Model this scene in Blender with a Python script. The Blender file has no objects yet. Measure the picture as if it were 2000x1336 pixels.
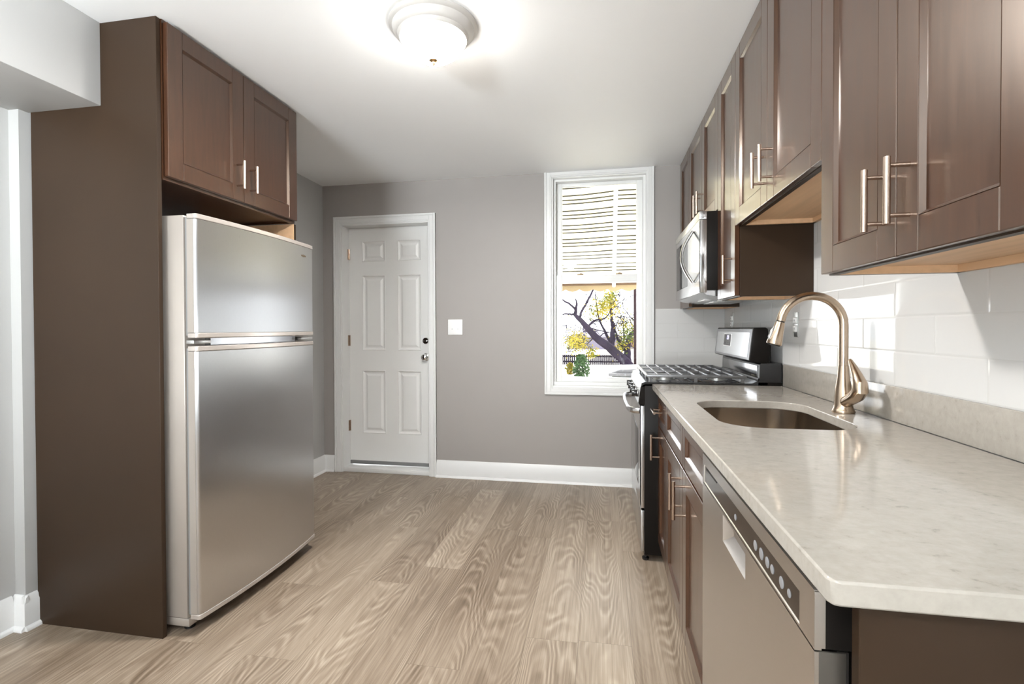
import bpy, bmesh, math, random
from mathutils import Vector, Matrix
random.seed(7)
C = bpy.context.scene.collection
PI = math.pi

# ------------------------------------------------------------------ camera, world, sun, exposure
cam = bpy.data.cameras.new('camera'); cam_o = bpy.data.objects.new('camera', cam); C.objects.link(cam_o)
cam.sensor_width = 36.0; cam.sensor_fit = 'HORIZONTAL'
cam.lens = 968.67 / 2000 * 36.0
cam.shift_y = -(668 - 653.28) / 2000
cam.clip_start = 0.02; cam.clip_end = 200
cam_o.matrix_world = (Matrix.Translation((0, 0, 1.2)) @ Matrix.Rotation(0.1793, 4, 'Z')
                      @ Matrix.Rotation(PI / 2 - 0.0124, 4, 'X') @ Matrix.Rotation(-0.0031, 4, 'Z'))
bpy.context.scene.camera = cam_o

w = bpy.data.worlds.new('sky'); bpy.context.scene.world = w; w.use_nodes = True
bg = w.node_tree.nodes['Background']
bg.inputs[0].default_value = (0.93, 0.96, 1.0, 1); bg.inputs[1].default_value = 4.6

def light(name, kind, loc, energy, color=(1, 1, 1), rot=(0, 0, 0), size=None, size_y=None, angle=None):
    l = bpy.data.lights.new(name, kind); o = bpy.data.objects.new(name, l); C.objects.link(o)
    l.energy = energy; l.color = color; o.location = loc; o.rotation_euler = rot
    if kind == 'AREA':
        l.shape = 'RECTANGLE'; l.size = size; l.size_y = size_y or size
    if angle: l.angle = angle
    return o
light('sun', 'SUN', (0, 12, 10), 5.5, (1, 0.95, 0.86), (math.radians(-33), math.radians(10), 0), angle=0.01)
# fill lamps added outside two added openings behind the camera, shining upwards
light('rear_fill_light', 'AREA', (-1.6, -5.0, .2), 1050, (0.92, 0.97, 1.0), (PI / 2 + .61, 0, 0), 2.4, 1.6)
light('side_fill_light', 'AREA', (2.5, -1.3, .42), 820, (0.92, 0.97, 1.0), (PI / 2 + .5, 0, PI / 2 - .3), 2.0, 1.5)

vs = bpy.context.scene.view_settings
vs.view_transform = 'Standard'; vs.look = 'None'; vs.gamma = 1; vs.use_curve_mapping = False
vs.exposure = 0.76

# ------------------------------------------------------------------ node helpers
class NT:
    def __init__(s, name):
        m = bpy.data.materials.new(name); m.use_nodes = True; s.m = m; s.t = m.node_tree
        s.b = s.t.nodes['Principled BSDF']; s.out = s.t.nodes['Material Output']
    def n(s, typ, ins=None, **props):
        nd = s.t.nodes.new(typ)
        for k, v in props.items(): setattr(nd, k, v)
        for k, v in (ins or {}).items():
            if hasattr(v, 'is_output') or isinstance(v, bpy.types.NodeSocket): s.t.links.new(v, nd.inputs[k])
            else: nd.inputs[k].default_value = v
        return nd
    def math(s, op, a, b=0.0, c=0.0):
        nd = s.n('ShaderNodeMath', {0: a, 1: b, 2: c}, operation=op); return nd.outputs[0]
    def set(s, **kw):
        for k, v in kw.items():
            k = k.replace('_', ' ')
            if isinstance(v, bpy.types.NodeSocket): s.t.links.new(v, s.b.inputs[k])
            else: s.b.inputs[k].default_value = v
    def obj(s): return s.n('ShaderNodeTexCoord').outputs['Object']
    def noise(s, vec, scale, detail=3, rough=.5, dist=0):
        nd = s.n('ShaderNodeTexNoise', {'Scale': scale, 'Detail': detail, 'Roughness': rough, 'Distortion': dist})
        s.t.links.new(vec, nd.inputs['Vector']); return nd.outputs['Fac']
    def mapping(s, vec, scale=(1, 1, 1), loc=(0, 0, 0)):
        nd = s.n('ShaderNodeMapping', {'Scale': scale, 'Location': loc}); s.t.links.new(vec, nd.inputs['Vector']); return nd.outputs[0]
    def ramp(s, fac, stops):
        nd = s.n('ShaderNodeValToRGB', {0: fac}); e = nd.color_ramp.elements
        while len(e) < len(stops): e.new(.5)
        for i, (p, c) in enumerate(stops): e[i].position = p; e[i].color = (*c, 1)
        return nd.outputs[0]
    def bump(s, h, strength=.2, dist=.01):
        nd = s.n('ShaderNodeBump', {'Strength': strength, 'Distance': dist, 'Height': h}); return nd.outputs[0]

def mat(name, col, rough=.5, metal=0.0, spec=.5, coat=0.0, coatr=.1, var=0.0, vscale=8, bump=0.0, bscale=200, stretch=(1, 1, 1), ior=None):
    k = NT(name); k.set(Roughness=rough, Metallic=metal, Specular_IOR_Level=spec)
    if ior: k.set(IOR=ior)
    if coat: k.set(Coat_Weight=coat, Coat_Roughness=coatr)
    v = k.mapping(k.obj(), stretch)
    f = k.noise(v, vscale, 4)
    lo = tuple(c * (1 - var) for c in col); hi = tuple(min(1, c * (1 + var)) for c in col)
    k.set(Base_Color=k.ramp(f, [(.25, lo), (.75, hi)]))
    if bump: k.set(Normal=k.bump(k.noise(v, bscale, 2), bump, .002))
    return k.m

def steel(name, col=(.60, .60, .61), rough=.22, stretch=(1, 1, 60), aniso=0.0, tilt=.02):
    """brushed metal: fine streaks along the unstretched direction"""
    k = NT(name); v = k.mapping(k.obj(), stretch)
    f = k.noise(v, 60, 3)
    k.set(Base_Color=k.ramp(f, [(.2, tuple(c * .94 for c in col)), (.8, tuple(min(1, c * 1.05) for c in col))]), Metallic=1.0,
          Roughness=k.math('MULTIPLY_ADD', f, .10, rough - .05), Normal=k.bump(f, tilt, .001))
    if aniso: k.set(Anisotropic=aniso, Tangent=k.n('ShaderNodeTangent', direction_type='RADIAL', axis='Z').outputs[0])
    return k.m

# ------------------------------------------------------------------ materials
M = {}
M['wall'] = mat('grey_wall_paint', (.345, .320, .303), .5, spec=.35, var=.012, vscale=3, bump=.03, bscale=260)
M['wall_light'] = mat('pale_grey_wall_paint', (.43, .425, .415), .5, var=.012, vscale=3, bump=.03, bscale=260)
M['soffit'] = mat('soffit_paint', (.47, .465, .455), .6, var=.008, vscale=2, bump=.02, bscale=200)
M['ceil'] = mat('ceiling_paint', (.92, .925, .93), .6, var=.008, vscale=2, bump=.02, bscale=200)
M['trim'] = mat('white_trim_paint', (.74, .738, .73), .3, var=.006)
M['door'] = mat('white_door_paint', (.78, .775, .76), .32, var=.008)
M['sash'] = mat('white_vinyl', (.85, .85, .84), .3, var=.005)
M['pine'] = mat('unfinished_pine', (.62, .40, .235), .6, var=.10, vscale=3, stretch=(14, 1, 14))
M['panel'] = mat('brown_laminate', (.033, .019, .0105), .4, spec=.24, var=.10, vscale=2.5)
M['dark'] = mat('dark_recess', (.01, .009, .008), .7)
M['black'] = mat('black_enamel', (.012, .012, .013), .18, spec=.6, var=.05)
M['black_side'] = mat('black_painted_steel', (.010, .0085, .0075), .3, spec=.07, var=.05)
M['black_glass'] = mat('black_glass', (.006, .006, .007), .04, spec=.8)
M['iron'] = mat('cast_iron', (.16, .16, .165), .30, metal=.7, spec=.6, bump=.05, bscale=300)
M['rubber'] = mat('grey_gasket', (.22, .22, .22), .6)
M['steel_y'] = steel('brushed_stainless', (.58, .58, .585), .24, (60, 1, 60))       # grain along Y
M['steel_dw'] = steel('brushed_stainless_door', (.60, .575, .55), .30, (60, 1, 60))
M['steel_dark'] = steel('dark_stainless', (.30, .30, .31), .18, (60, 1, 60))
M['fridge_side'] = mat('silver_grey_paint', (.36, .32, .285), .3, metal=.25, bump=.05, bscale=400)
M['cap'] = mat('silver_plastic', (.46, .415, .38), .25, metal=.35)
M['nickel'] = steel('brushed_nickel', (.52, .41, .31), .24, (1, 1, 30))
M['nickel_h'] = mat('satin_nickel', (.52, .41, .335), .24, metal=1, var=.02)
M['chrome'] = mat('chrome', (.72, .71, .70), .08, metal=1)
M['brass'] = mat('brass', (.72, .48, .25), .25, metal=1)
M['bronze'] = mat('bronze_latch', (.22, .16, .10), .4, metal=.6)
M['plastic_w'] = mat('white_plastic', (.86, .855, .85), .3)
M['galv'] = mat('galvanised_metal', (.55, .55, .54), .35, metal=.9)
M['grey_sweep'] = mat('grey_rubber_sweep', (.20, .20, .20), .6)
M['lamp_pan'] = mat('painted_lamp_pan', (.60, .575, .55), .35, var=.02)

k = NT('espresso_wood'); v = k.mapping(k.obj(), (9, 9, .8)); f = k.noise(v, 6, 6, .6, .6)
k.set(Base_Color=k.ramp(f, [(.25, (.034, .0120, .0050)), (.6, (.052, .0190, .0080)), (.85, (.072, .027, .0115))]),
      Roughness=k.math('MULTIPLY_ADD', f, .10, .25), Specular_IOR_Level=.7, Specular_Tint=(1, .82, .66, 1), Sheen_Weight=.0, Sheen_Roughness=.35, Sheen_Tint=(.9, 1, .93, 1), Coat_Weight=.6, Coat_Roughness=.16, Coat_IOR=1.58)
M['wood'] = k.m

k = NT('lamp_glass'); k.set(Base_Color=(.95, .93, .9, 1), Roughness=.35, Emission_Color=(1, .965, .91, 1), Emission_Strength=33.0); M['lamp'] = k.m
k = NT('clock_digits'); k.set(Base_Color=(.1, .1, .2, 1), Emission_Color=(.55, .5, 1, 1), Emission_Strength=2.0); M['digits'] = k.m

k = NT('window_glass')
fr = k.n('ShaderNodeFresnel', {'IOR': 1.45}); tr = k.n('ShaderNodeBsdfTransparent', {'Color': (.97, .98, .98, 1)})
gl = k.n('ShaderNodeBsdfGlossy', {'Roughness': .02}); mx = k.n('ShaderNodeMixShader', {0: fr.outputs[0], 1: tr.outputs[0], 2: gl.outputs[0]})
k.t.links.new(mx.outputs[0], k.out.inputs[0]); M['glass'] = k.m

# quartz
k = NT('pale_quartz'); o = k.obj(); f = k.noise(o, 55, 4, .65); g = k.noise(k.mapping(o, (1, 1.8, 1)), 26, 5, .7, .8)
mixn = k.math('MULTIPLY', g, f)
k.set(Base_Color=k.ramp(mixn, [(.10, (.25, .228, .202)), (.17, (.335, .308, .273)), (.30, (.362, .334, .297)), (.45, (.385, .356, .318))]), Roughness=.10, Specular_IOR_Level=.35)
M['quartz'] = k.m

# glazed wall tile: running bond, grooves by height only
def tile(name, along):
    k = NT(name); sx = k.n('ShaderNodeSeparateXYZ', {0: k.n('ShaderNodeNewGeometry').outputs['Position']})
    if along == 'Y': u = k.math('ADD', sx.outputs[1], -1.695 + .186 + 7.44)
    else: u = k.math('ADD', sx.outputs[0], -.55 + 3.72)
    cv = k.n('ShaderNodeCombineXYZ', {0: u, 1: k.math('ADD', sx.outputs[2], -1.02 + 2.12)})
    br = k.n('ShaderNodeTexBrick', {'Scale': 1.0, 'Brick Width': .372, 'Row Height': .106, 'Mortar Size': .0016, 'Mortar Smooth': .2,
                                    'Color1': (.57, .565, .555, 1), 'Color2': (.60, .595, .585, 1), 'Mortar': (.56, .555, .54, 1)}, offset=.5)
    k.t.links.new(cv.outputs[0], br.inputs['Vector'])
    br2 = k.n('ShaderNodeTexBrick', {'Scale': 1.0, 'Brick Width': .372, 'Row Height': .106, 'Mortar Size': .006, 'Mortar Smooth': 1.0}, offset=.5)
    k.t.links.new(cv.outputs[0], br2.inputs['Vector'])
    h = k.math('MULTIPLY_ADD', br2.outputs['Fac'], -1.0, k.math('MULTIPLY', k.noise(cv.outputs[0], 7, 2), .35))
    k.set(Base_Color=br.outputs['Color'], Roughness=.05, Specular_IOR_Level=.16, Normal=k.bump(h, .35, .0022))
    return k.m
M['tile_y'] = tile('white_glazed_tile', 'Y'); M['tile_x'] = tile('white_glazed_tile_return', 'X')

# wood-look plank floor
k = NT('wood_plank_floor')
sx = k.n('ShaderNodeSeparateXYZ', {0: k.n('ShaderNodeNewGeometry').outputs['Position']}); X, Y = sx.outputs[0], sx.outputs[1]
PW, PL = .2, 1.22
xs = k.math('DIVIDE', k.math('ADD', X, -.11 + 6.0), PW); ci = k.math('FLOOR', xs); fx = k.math('FRACT', xs)
r1 = k.n('ShaderNodeTexWhiteNoise', {'W': k.math('ADD', ci, .37)}, noise_dimensions='1D').outputs['Value']
ys = k.math('ADD', k.math('DIVIDE', k.math('ADD', Y, 8.0), PL), k.math('MULTIPLY', r1, 7.0)); ri = k.math('FLOOR', ys); fy = k.math('FRACT', ys)
idv = k.n('ShaderNodeCombineXYZ', {0: ci, 1: ri}); wn = k.n('ShaderNodeTexWhiteNoise', {0: idv.outputs[0]}, noise_dimensions='2D')
rid = wn.outputs['Value']; rsep = k.n('ShaderNodeSeparateXYZ', {0: wn.outputs['Color']})
gx = k.math('MULTIPLY_ADD', rid, 37.0, fx)
gv = k.n('ShaderNodeCombineXYZ', {0: k.math('MULTIPLY', gx, 1.25), 1: k.math('MULTIPLY', Y, .95), 2: k.math('MULTIPLY', rsep.outputs[1], 50.0)})
big = k.noise(gv.outputs[0], 1.0, 1.5, .45, .25)
ed = k.math('ABSOLUTE', k.math('SUBTRACT', fx, .5))
nv_ = k.n('ShaderNodeCombineXYZ', {0: k.math('MULTIPLY', gx, .9), 1: k.math('MULTIPLY', Y, 2.6), 2: k.math('MULTIPLY', rsep.outputs[1], 50.0)})
wob = k.noise(nv_.outputs[0], 1.0, 2.5, .55)
xc = k.math('ADD', k.math('SUBTRACT', fx, .5), k.math('MULTIPLY', k.math('SUBTRACT', big, .5), 1.3))
par = k.math('MULTIPLY', k.math('MULTIPLY', xc, xc), 17.0)
sgn_ = k.math('SUBTRACT', k.math('MULTIPLY', k.math('GREATER_THAN', rsep.outputs[2], .5), 2.0), 1.0)
phase = k.math('MULTIPLY', 2 * PI, k.math('ADD', par, k.math('ADD', k.math('MULTIPLY', k.math('MULTIPLY', Y, sgn_), 8.0), k.math('MULTIPLY', wob, 5.0))))
ring = k.math('MULTIPLY_ADD', k.math('SINE', phase), .5, .5)
fv = k.n('ShaderNodeCombineXYZ', {0: k.math('MULTIPLY', gx, 26.0), 1: k.math('MULTIPLY', Y, 2.2), 2: k.math('MULTIPLY', rid, 90.0)})
fib = k.noise(fv.outputs[0], 1.0, 5, .65, .2)
mv = k.n('ShaderNodeCombineXYZ', {0: k.math('MULTIPLY', gx, 1.8), 1: k.math('MULTIPLY', Y, 1.6), 2: 3.3})
mott = k.noise(mv.outputs[0], 1.0, 3, .5)
msk = k.math('SMOOTHSTEP', 0.0, 1.0, 0.0) if False else k.noise(k.mapping(gv.outputs[0], (1.1, 1.1, 1), (9, 4, 2)), 1.6, 2)
msk = k.n('ShaderNodeMapRange', {0: msk, 1: .40, 2: .62, 3: .12, 4: 1.0}).outputs[0]
rr = k.math('MULTIPLY', k.math('SUBTRACT', k.math('POWER', ring, 1.5), .4), msk)
tone = k.math('MULTIPLY_ADD', rr, .21, k.math('MULTIPLY_ADD', fib, .62, k.math('MULTIPLY_ADD', mott, .38, k.math('MULTIPLY', rid, .16))))
colr = k.ramp(tone, [(.30, (.105, .072, .048)), (.48, (.200, .150, .107)), (.64, (.295, .232, .175)), (.88, (.46, .385, .305))])
seam = k.math('MAXIMUM', k.math('GREATER_THAN', ed, .4935), k.math('LESS_THAN', fy, .0016))
dk = k.n('ShaderNodeMix', {'Factor': k.math('MULTIPLY', seam, .45), 'A': colr, 'B': (.10, .075, .05, 1)}, data_type='RGBA')
k.t.links.new(colr, dk.inputs[6]); dk.inputs[7].default_value = (.10, .075, .05, 1)
k.set(Base_Color=dk.outputs[2], Roughness=k.math('MULTIPLY_ADD', fib, .16, .27), Specular_IOR_Level=.45, Normal=k.bump(k.math('SUBTRACT', fib, seam), .06, .002))
M['floor'] = k.m

# outdoors
M['ground'] = mat('pale_gravel', (.72, .69, .62), .9, var=.15, vscale=6)
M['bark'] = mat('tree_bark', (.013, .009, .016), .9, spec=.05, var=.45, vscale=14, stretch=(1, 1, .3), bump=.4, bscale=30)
k = NT('awning_slat')
d = k.n('ShaderNodeBsdfDiffuse', {'Color': (.88, .86, .78, 1)}); t = k.n('ShaderNodeBsdfTranslucent', {'Color': (.92, .88, .74, 1)})
mx = k.n('ShaderNodeMixShader', {0: .55, 1: d.outputs[0], 2: t.outputs[0]}); k.t.links.new(mx.outputs[0], k.out.inputs[0]); M['awning'] = k.m
M['awning_gap'] = mat('awning_gap_shade', (.032, .028, .010), .7)  # dark tone standing in for shade in the slat gaps
M['awning_frame'] = mat('tan_awning_frame', (.10, .05, .018), .5)
k = NT('yellow_leaf'); oi = k.noise(k.obj(), 1.7, 2)
cr = k.ramp(oi, [(.38, (.05, .07, .015)), (.5, (.20, .16, .02)), (.65, (.33, .26, .05))])
d = k.n('ShaderNodeBsdfDiffuse', {'Color': cr}); t = k.n('ShaderNodeBsdfTranslucent', {'Color': cr})
mx = k.n('ShaderNodeMixShader', {0: .5, 1: d.outputs[0], 2: t.outputs[0]}); k.t.links.new(mx.outputs[0], k.out.inputs[0]); M['leaf'] = k.m
M['green'] = mat('shrub_leaf', (.03, .06, .02), .6, spec=.1, var=.5, vscale=5)
M['purple'] = mat('hazy_twigs', (.08, .065, .10), .8, var=.3, vscale=3)
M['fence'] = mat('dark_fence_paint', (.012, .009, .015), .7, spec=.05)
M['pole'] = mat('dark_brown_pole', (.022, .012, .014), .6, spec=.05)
M['bin'] = mat('pale_green_bin', (.16, .20, .175), .45)
M['binlid'] = mat('grey_bin_lid', (.14, .14, .15), .45)
M['pink'] = mat('pink_siding', (.30, .10, .13), .7)
M['houseg'] = mat('lilac_grey_siding', (.10, .085, .12), .7)
M['roof'] = mat('grey_shingles', (.14, .13, .15), .8)

# ------------------------------------------------------------------ mesh helpers
class B:
    def __init__(s): s.m = bmesh.new()
    def _bev(s, geom_verts, bev, seg=2):
        if bev <= 0: return
        es = list({e for v_ in geom_verts for e in v_.link_edges})
        bmesh.ops.bevel(s.m, geom=es, offset=bev, segments=seg, affect='EDGES', profile=.5)
    def box(s, x0, x1, y0, y1, z0, z1, bev=0.0, seg=2):
        r = bmesh.ops.create_cube(s.m, size=1); vs_ = r['verts']
        bmesh.ops.scale(s.m, vec=(abs(x1 - x0), abs(y1 - y0), abs(z1 - z0)), verts=vs_)
        bmesh.ops.translate(s.m, vec=((x0 + x1) / 2, (y0 + y1) / 2, (z0 + z1) / 2), verts=vs_)
        s._bev(vs_, bev, seg); return s
    def prism(s, pts, axis, a0, a1, bev=0.0):
        """pts: 2-D polygon; axis 'Z': (x,y), 'Y': (x,z), 'X': (y,z)"""
        def P(p, a): return {'Z': (p[0], p[1], a), 'Y': (p[0], a, p[1]), 'X': (a, p[0], p[1])}[axis]
        lo = [s.m.verts.new(P(p, a0)) for p in pts]; hi = [s.m.verts.new(P(p, a1)) for p in pts]
        fs = [s.m.faces.new(lo), s.m.faces.new(hi)]; n = len(pts)
        for i in range(n): fs.append(s.m.faces.new((lo[i], lo[(i + 1) % n], hi[(i + 1) % n], hi[i])))
        bmesh.ops.recalc_face_normals(s.m, faces=fs)
        if bev: s._bev(lo + hi, bev)
        return s
    def tube(s, pts, rad, n=14, cap=True, flat=None):
        """swept tube; rad: number or list; flat: (fx, fy) ellipse factors"""
        pts = [Vector(p) for p in pts]; N = len(pts); rad = rad if isinstance(rad, (list, tuple)) else [rad] * N
        tang = [(pts[min(i + 1, N - 1)] - pts[max(i - 1, 0)]).normalized() for i in range(N)]
        up = Vector((0, 0, 1)) if abs(tang[0].z) < .9 else Vector((0, 1, 0))
        nv = (up - tang[0] * up.dot(tang[0])).normalized(); rings = []
        fx, fy = flat or (1, 1)
        for i in range(N):
            nv = (nv - tang[i] * nv.dot(tang[i])).normalized(); bv = tang[i].cross(nv)
            rings.append([s.m.verts.new(pts[i] + (nv * math.cos(2 * PI * j / n) * fx + bv * math.sin(2 * PI * j / n) * fy) * rad[i]) for j in range(n)])
        fs = []
        for a, b in zip(rings, rings[1:]):
            for j in range(n): fs.append(s.m.faces.new((a[j], a[(j + 1) % n], b[(j + 1) % n], b[j])))
        if cap: fs += [s.m.faces.new(rings[0][::-1]), s.m.faces.new(rings[-1])]
        bmesh.ops.recalc_face_normals(s.m, faces=fs); return s
    def cyl(s, p0, p1, r, n=20, r1=None): return s.tube([p0, p1], [r, r if r1 is None else r1], n)
    def lathe(s, prof, c, axis='Z', n=40, sgn=1):
        """prof: [(r, h)] along axis from c"""
        rings = []
        for r, h in prof:
            ring = []
            for j in range(n):
                a = 2 * PI * j / n; u, v_ = r * math.cos(a), r * math.sin(a); h_ = h * sgn
                d = {'Z': (u, v_, h_), 'X': (h_, u, v_), 'Y': (u, h_, v_)}[axis]
                ring.append(s.m.verts.new((c[0] + d[0], c[1] + d[1], c[2] + d[2])))
            rings.append(ring)
        fs = []
        for a, b in zip(rings, rings[1:]):
            for j in range(n): fs.append(s.m.faces.new((a[j], a[(j + 1) % n], b[(j + 1) % n], b[j])))
        if prof[0][0] > 1e-5: fs.append(s.m.faces.new(rings[0]))
        if prof[-1][0] > 1e-5: fs.append(s.m.faces.new(rings[-1][::-1]))
        bmesh.ops.remove_doubles(s.m, verts=[v_ for r_ in rings for v_ in r_], dist=1e-6)
        bmesh.ops.recalc_face_normals(s.m, faces=[f_ for f_ in fs if f_.is_valid]); return s
    def ball(s, c, r, sc=(1, 1, 1), seg=20):
        v_ = bmesh.ops.create_uvsphere(s.m, u_segments=seg, v_segments=seg // 2, radius=r)['verts']
        bmesh.ops.scale(s.m, vec=sc, verts=v_); bmesh.ops.translate(s.m, vec=c, verts=v_); return s
    def grid(s, mapf, us, vs_, cells):
        """sheet of rectangles us x vs_; cells {(i,j): [(inset, depth), ...]} sinks nested rings"""
        vv = {(i, j): s.m.verts.new(mapf(u, v_, 0)) for i, u in enumerate(us) for j, v_ in enumerate(vs_)}; fs = []
        for i in range(len(us) - 1):
            for j in range(len(vs_) - 1):
                q = [vv[i, j], vv[i + 1, j], vv[i + 1, j + 1], vv[i, j + 1]]
                if (i, j) not in cells: fs.append(s.m.faces.new(q)); continue
                u0, u1, v0, v1 = us[i], us[i + 1], vs_[j], vs_[j + 1]; prev = q
                for ins, dep in cells[i, j]:
                    nq = [s.m.verts.new(mapf(a, b, dep)) for a, b in ((u0 + ins, v0 + ins), (u1 - ins, v0 + ins), (u1 - ins, v1 - ins), (u0 + ins, v1 - ins))]
                    for t_ in range(4): fs.append(s.m.faces.new((prev[t_], prev[(t_ + 1) % 4], nq[(t_ + 1) % 4], nq[t_])))
                    prev = nq
                fs.append(s.m.faces.new(prev))
        bmesh.ops.recalc_face_normals(s.m, faces=fs); return s

WL = {}
def wloc(o): return WL.get(o.name, Vector((0, 0, 0)))
def obj(name, b, m, parent=None, bev=0.0, ang=35, smooth=True):
    bm = b.m
    base = wloc(parent) if parent else None
    me = bpy.data.meshes.new(name)
    if parent is None:
        xs_ = [v_.co for v_ in bm.verts]; lo = Vector((min(c.x for c in xs_), min(c.y for c in xs_), min(c.z for c in xs_)))
        hi = Vector((max(c.x for c in xs_), max(c.y for c in xs_), 0)); base = Vector(((lo.x + hi.x) / 2, (lo.y + hi.y) / 2, lo.z))
    for v_ in bm.verts: v_.co -= base
    if smooth:
        for f_ in bm.faces: f_.smooth = True
        lim = math.radians(ang)
        for e in bm.edges: e.smooth = len(e.link_faces) == 2 and e.calc_face_angle(0) < lim
    bm.to_mesh(me); bm.free(); me.materials.append(M[m] if isinstance(m, str) else m)
    o = bpy.data.objects.new(name, me); C.objects.link(o)
    if parent: o.parent = parent
    else: o.location = base
    WL[o.name] = base
    if bev:
        md = o.modifiers.new('edge', 'BEVEL'); md.width = bev; md.segments = 2; md.limit_method = 'ANGLE'; md.angle_limit = math.radians(40)
    return o
def thing(name, label, cat, loc=(0, 0, 0), group=None, kind=None):
    o = bpy.data.objects.new(name, None); C.objects.link(o); o.location = loc; o.empty_display_size = .05
    WL[o.name] = Vector(loc); return tag(o, label, cat, group, kind)
def tag(o, label=None, cat=None, group=None, kind=None):
    if label: o['label'] = label
    if cat: o['category'] = cat
    if group: o['group'] = group
    if kind: o['kind'] = kind
    return o
def struct(name, b, m, bev=0.0, **kw): return tag(obj(name, b, m, None, bev, **kw), kind='structure')
def part(name, b, m, parent, label=None, bev=0.0, **kw):
    o = obj(name, b, m, parent, bev, **kw)
    if label: o['label'] = label
    return o

# ------------------------------------------------------------------ room shell
ZT = 2.398; YB = 3.836; XR = .885; YR = -3.2
struct('floor', B().box(-2.5, 1.05, YR - .1, 4.05, -.06, 0), 'floor')
struct('ceiling', B().box(-2.5, 1.05, YR - .1, 4.05, ZT, ZT + .08), 'ceil')
QA, QB = -1.95, -.35   # unseen opening added in the right wall for the side fill lamp
struct('wall_right', B().box(XR, XR + .12, QB, YB + .2, 0, ZT).box(XR, XR + .12, YR, QA, 0, ZT).box(XR, XR + .12, QA, QB, 0, .66).box(XR, XR + .12, QA, QB, 2.24, ZT), 'wall_light')
wn_ = struct('added_side_window', B().box(XR + .02, XR + .08, QA, QA + .05, .66, 2.24, .004).box(XR + .02, XR + .08, QB - .05, QB, .66, 2.24, .004).box(XR + .02, XR + .08, QA + .05, QB - .05, .66, .71, .004).box(XR + .02, XR + .08, QA + .05, QB - .05, 2.19, 2.24, .004), 'sash')  # unseen window frame added around the side fill opening
part('pane', B().box(XR + .04, XR + .046, QA + .05, QB - .05, .71, 2.19), 'glass', wn_)
struct('wall_left', B().prism([(-2.275, 1.596), (-2.312, YB), (-2.45, YB), (-2.45, YR), (-2.325, YR), (-2.325, 1.596)], 'Z', 0, ZT), 'wall_light')
DX0, DX1, DZ = -2.138, -1.382, 2.067
WX0, WX1, WZ0, WZ1 = -.375, .33, .745, 2.36
b = B(); T = YB + .16
b.box(-2.312, DX0, YB, T, 0, ZT).box(DX0, DX1, YB, T, DZ, ZT).box(DX1, WX0, YB, T, 0, ZT)
b.box(WX0, WX1, YB, T, 0, WZ0).box(WX0, WX1, YB, T, WZ1, ZT).box(WX1, XR, YB, T, 0, ZT)
struct('wall_back', b, 'wall')
# rear of the room behind the camera, with an opening added for the rear fill
b = B(); y0, y1 = YR, YR + .12
b.box(-2.325, -2.2, y0, y1, 0, ZT).box(-1.0, XR, y0, y1, 0, ZT).box(-2.2, -1.0, y0, y1, 0, .62).box(-2.2, -1.0, y0, y1, 2.28, ZT)
struct('wall_rear', b, 'wall_light')
a0, a1 = -2.2, -1.0; b = B()
b.box(a0, a0 + .05, y0 + .03, y1 + .02, .62, 2.28, .004).box(a1 - .05, a1, y0 + .03, y1 + .02, .62, 2.28, .004)
for z in (.62, 1.42, 2.23): b.box(a0 + .05, a1 - .05, y0 + .03, y1 + .02, z, z + .05, .004)
wn_ = struct('added_rear_window', b, 'sash')  # unseen window added where the rear fill lamp shines in
part('pane', B().box(a0 + .05, a1 - .05, y0 + .05, y0 + .056, .67, 2.23), 'glass', wn_)
struct('soffit', B().box(-2.325, -1.927, YR + .12, 1.634, 2.075, ZT, .003), 'soffit')

# baseboards: profile (depth from wall, height)
def base_prof(d=.016, h=.137): return [(0, 0), (d + .012, 0), (d + .011, .009), (d + .004, .017), (d, .018), (d, h - .03), (d - .004, h - .022), (d - .006, h - .008), (d - .012, h), (0, h)]
def baseboard_x(b, x0, x1, yw): b.prism([(yw - d, z) for d, z in base_prof()], 'X', x0, x1)
def baseboard_y(b, y0, y1, xw): b.prism([(xw + d, z) for d, z in base_prof()], 'Y', y0, y1)
b = B(); baseboard_x(b, -1.32, XR, YB); struct('baseboard_back', b, 'trim')
b = B(); baseboard_x(b, -2.30, -2.212, YB); struct('baseboard_back_corner', b, 'trim')
b = B(); baseboard_y(b, 2.52, YB - .001, -2.309); struct('baseboard_left', b, 'trim')
b = B(); baseboard_y(b, 1.580, 1.634, -2.274); baseboard_y(b, YR + .12, 1.580, -2.325); baseboard_x(b, -2.3245, -2.2585, 1.5955); struct('baseboard_left_front', b, 'trim')
# wall tile
struct('wall_right_tile', B().box(.878, XR, .3, YB - .012, .90, 1.70), 'tile_y')
struct('wall_back_tile', B().box(.392, .878, YB - .011, YB, .66, 1.342), 'tile_x')

# ------------------------------------------------------------------ back door
door = thing('door_1', 'white six panel entry door with satin knob and deadbolt', 'door', (-1.76, YB, 0), kind='structure')
def casing(b, x0, x1, z0, z1, wd, y, bottom=False):
    """mitred picture-frame casing made of stepped strips"""
    for o0, o1, t in ((0, wd, .013), (0, .016, .021), (.020, wd - .012, .017)):
        X0, X1, Z1 = x0 - wd + o0, x1 + wd - o0, z1 + wd - o0; w_ = o1 - o0
        zb = z0 if not bottom else z0 - wd + o0
        b.box(X0, X0 + w_, y - t, y, zb, Z1, .002, 1).box(X1 - w_, X1, y - t, y, zb, Z1, .002, 1).box(X0 + w_, X1 - w_, y - t, y, Z1 - w_, Z1, .002, 1)
        if bottom: b.box(X0 + w_, X1 - w_, y - t, y, zb, zb + w_, .002, 1)
    return b
part('door_casing', casing(B(), -2.144, -1.380, 0, 2.068, .063, YB), 'trim', door)
b = B(); b.box(DX0 - .008, DX0 + .0015, YB - .004, 3.999, 0, DZ).box(DX1 - .0015, DX1 + .008, YB - .004, 3.999, 0, DZ).box(DX0, DX1, YB - .004, 3.999, DZ - .008, DZ + .004)
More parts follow.
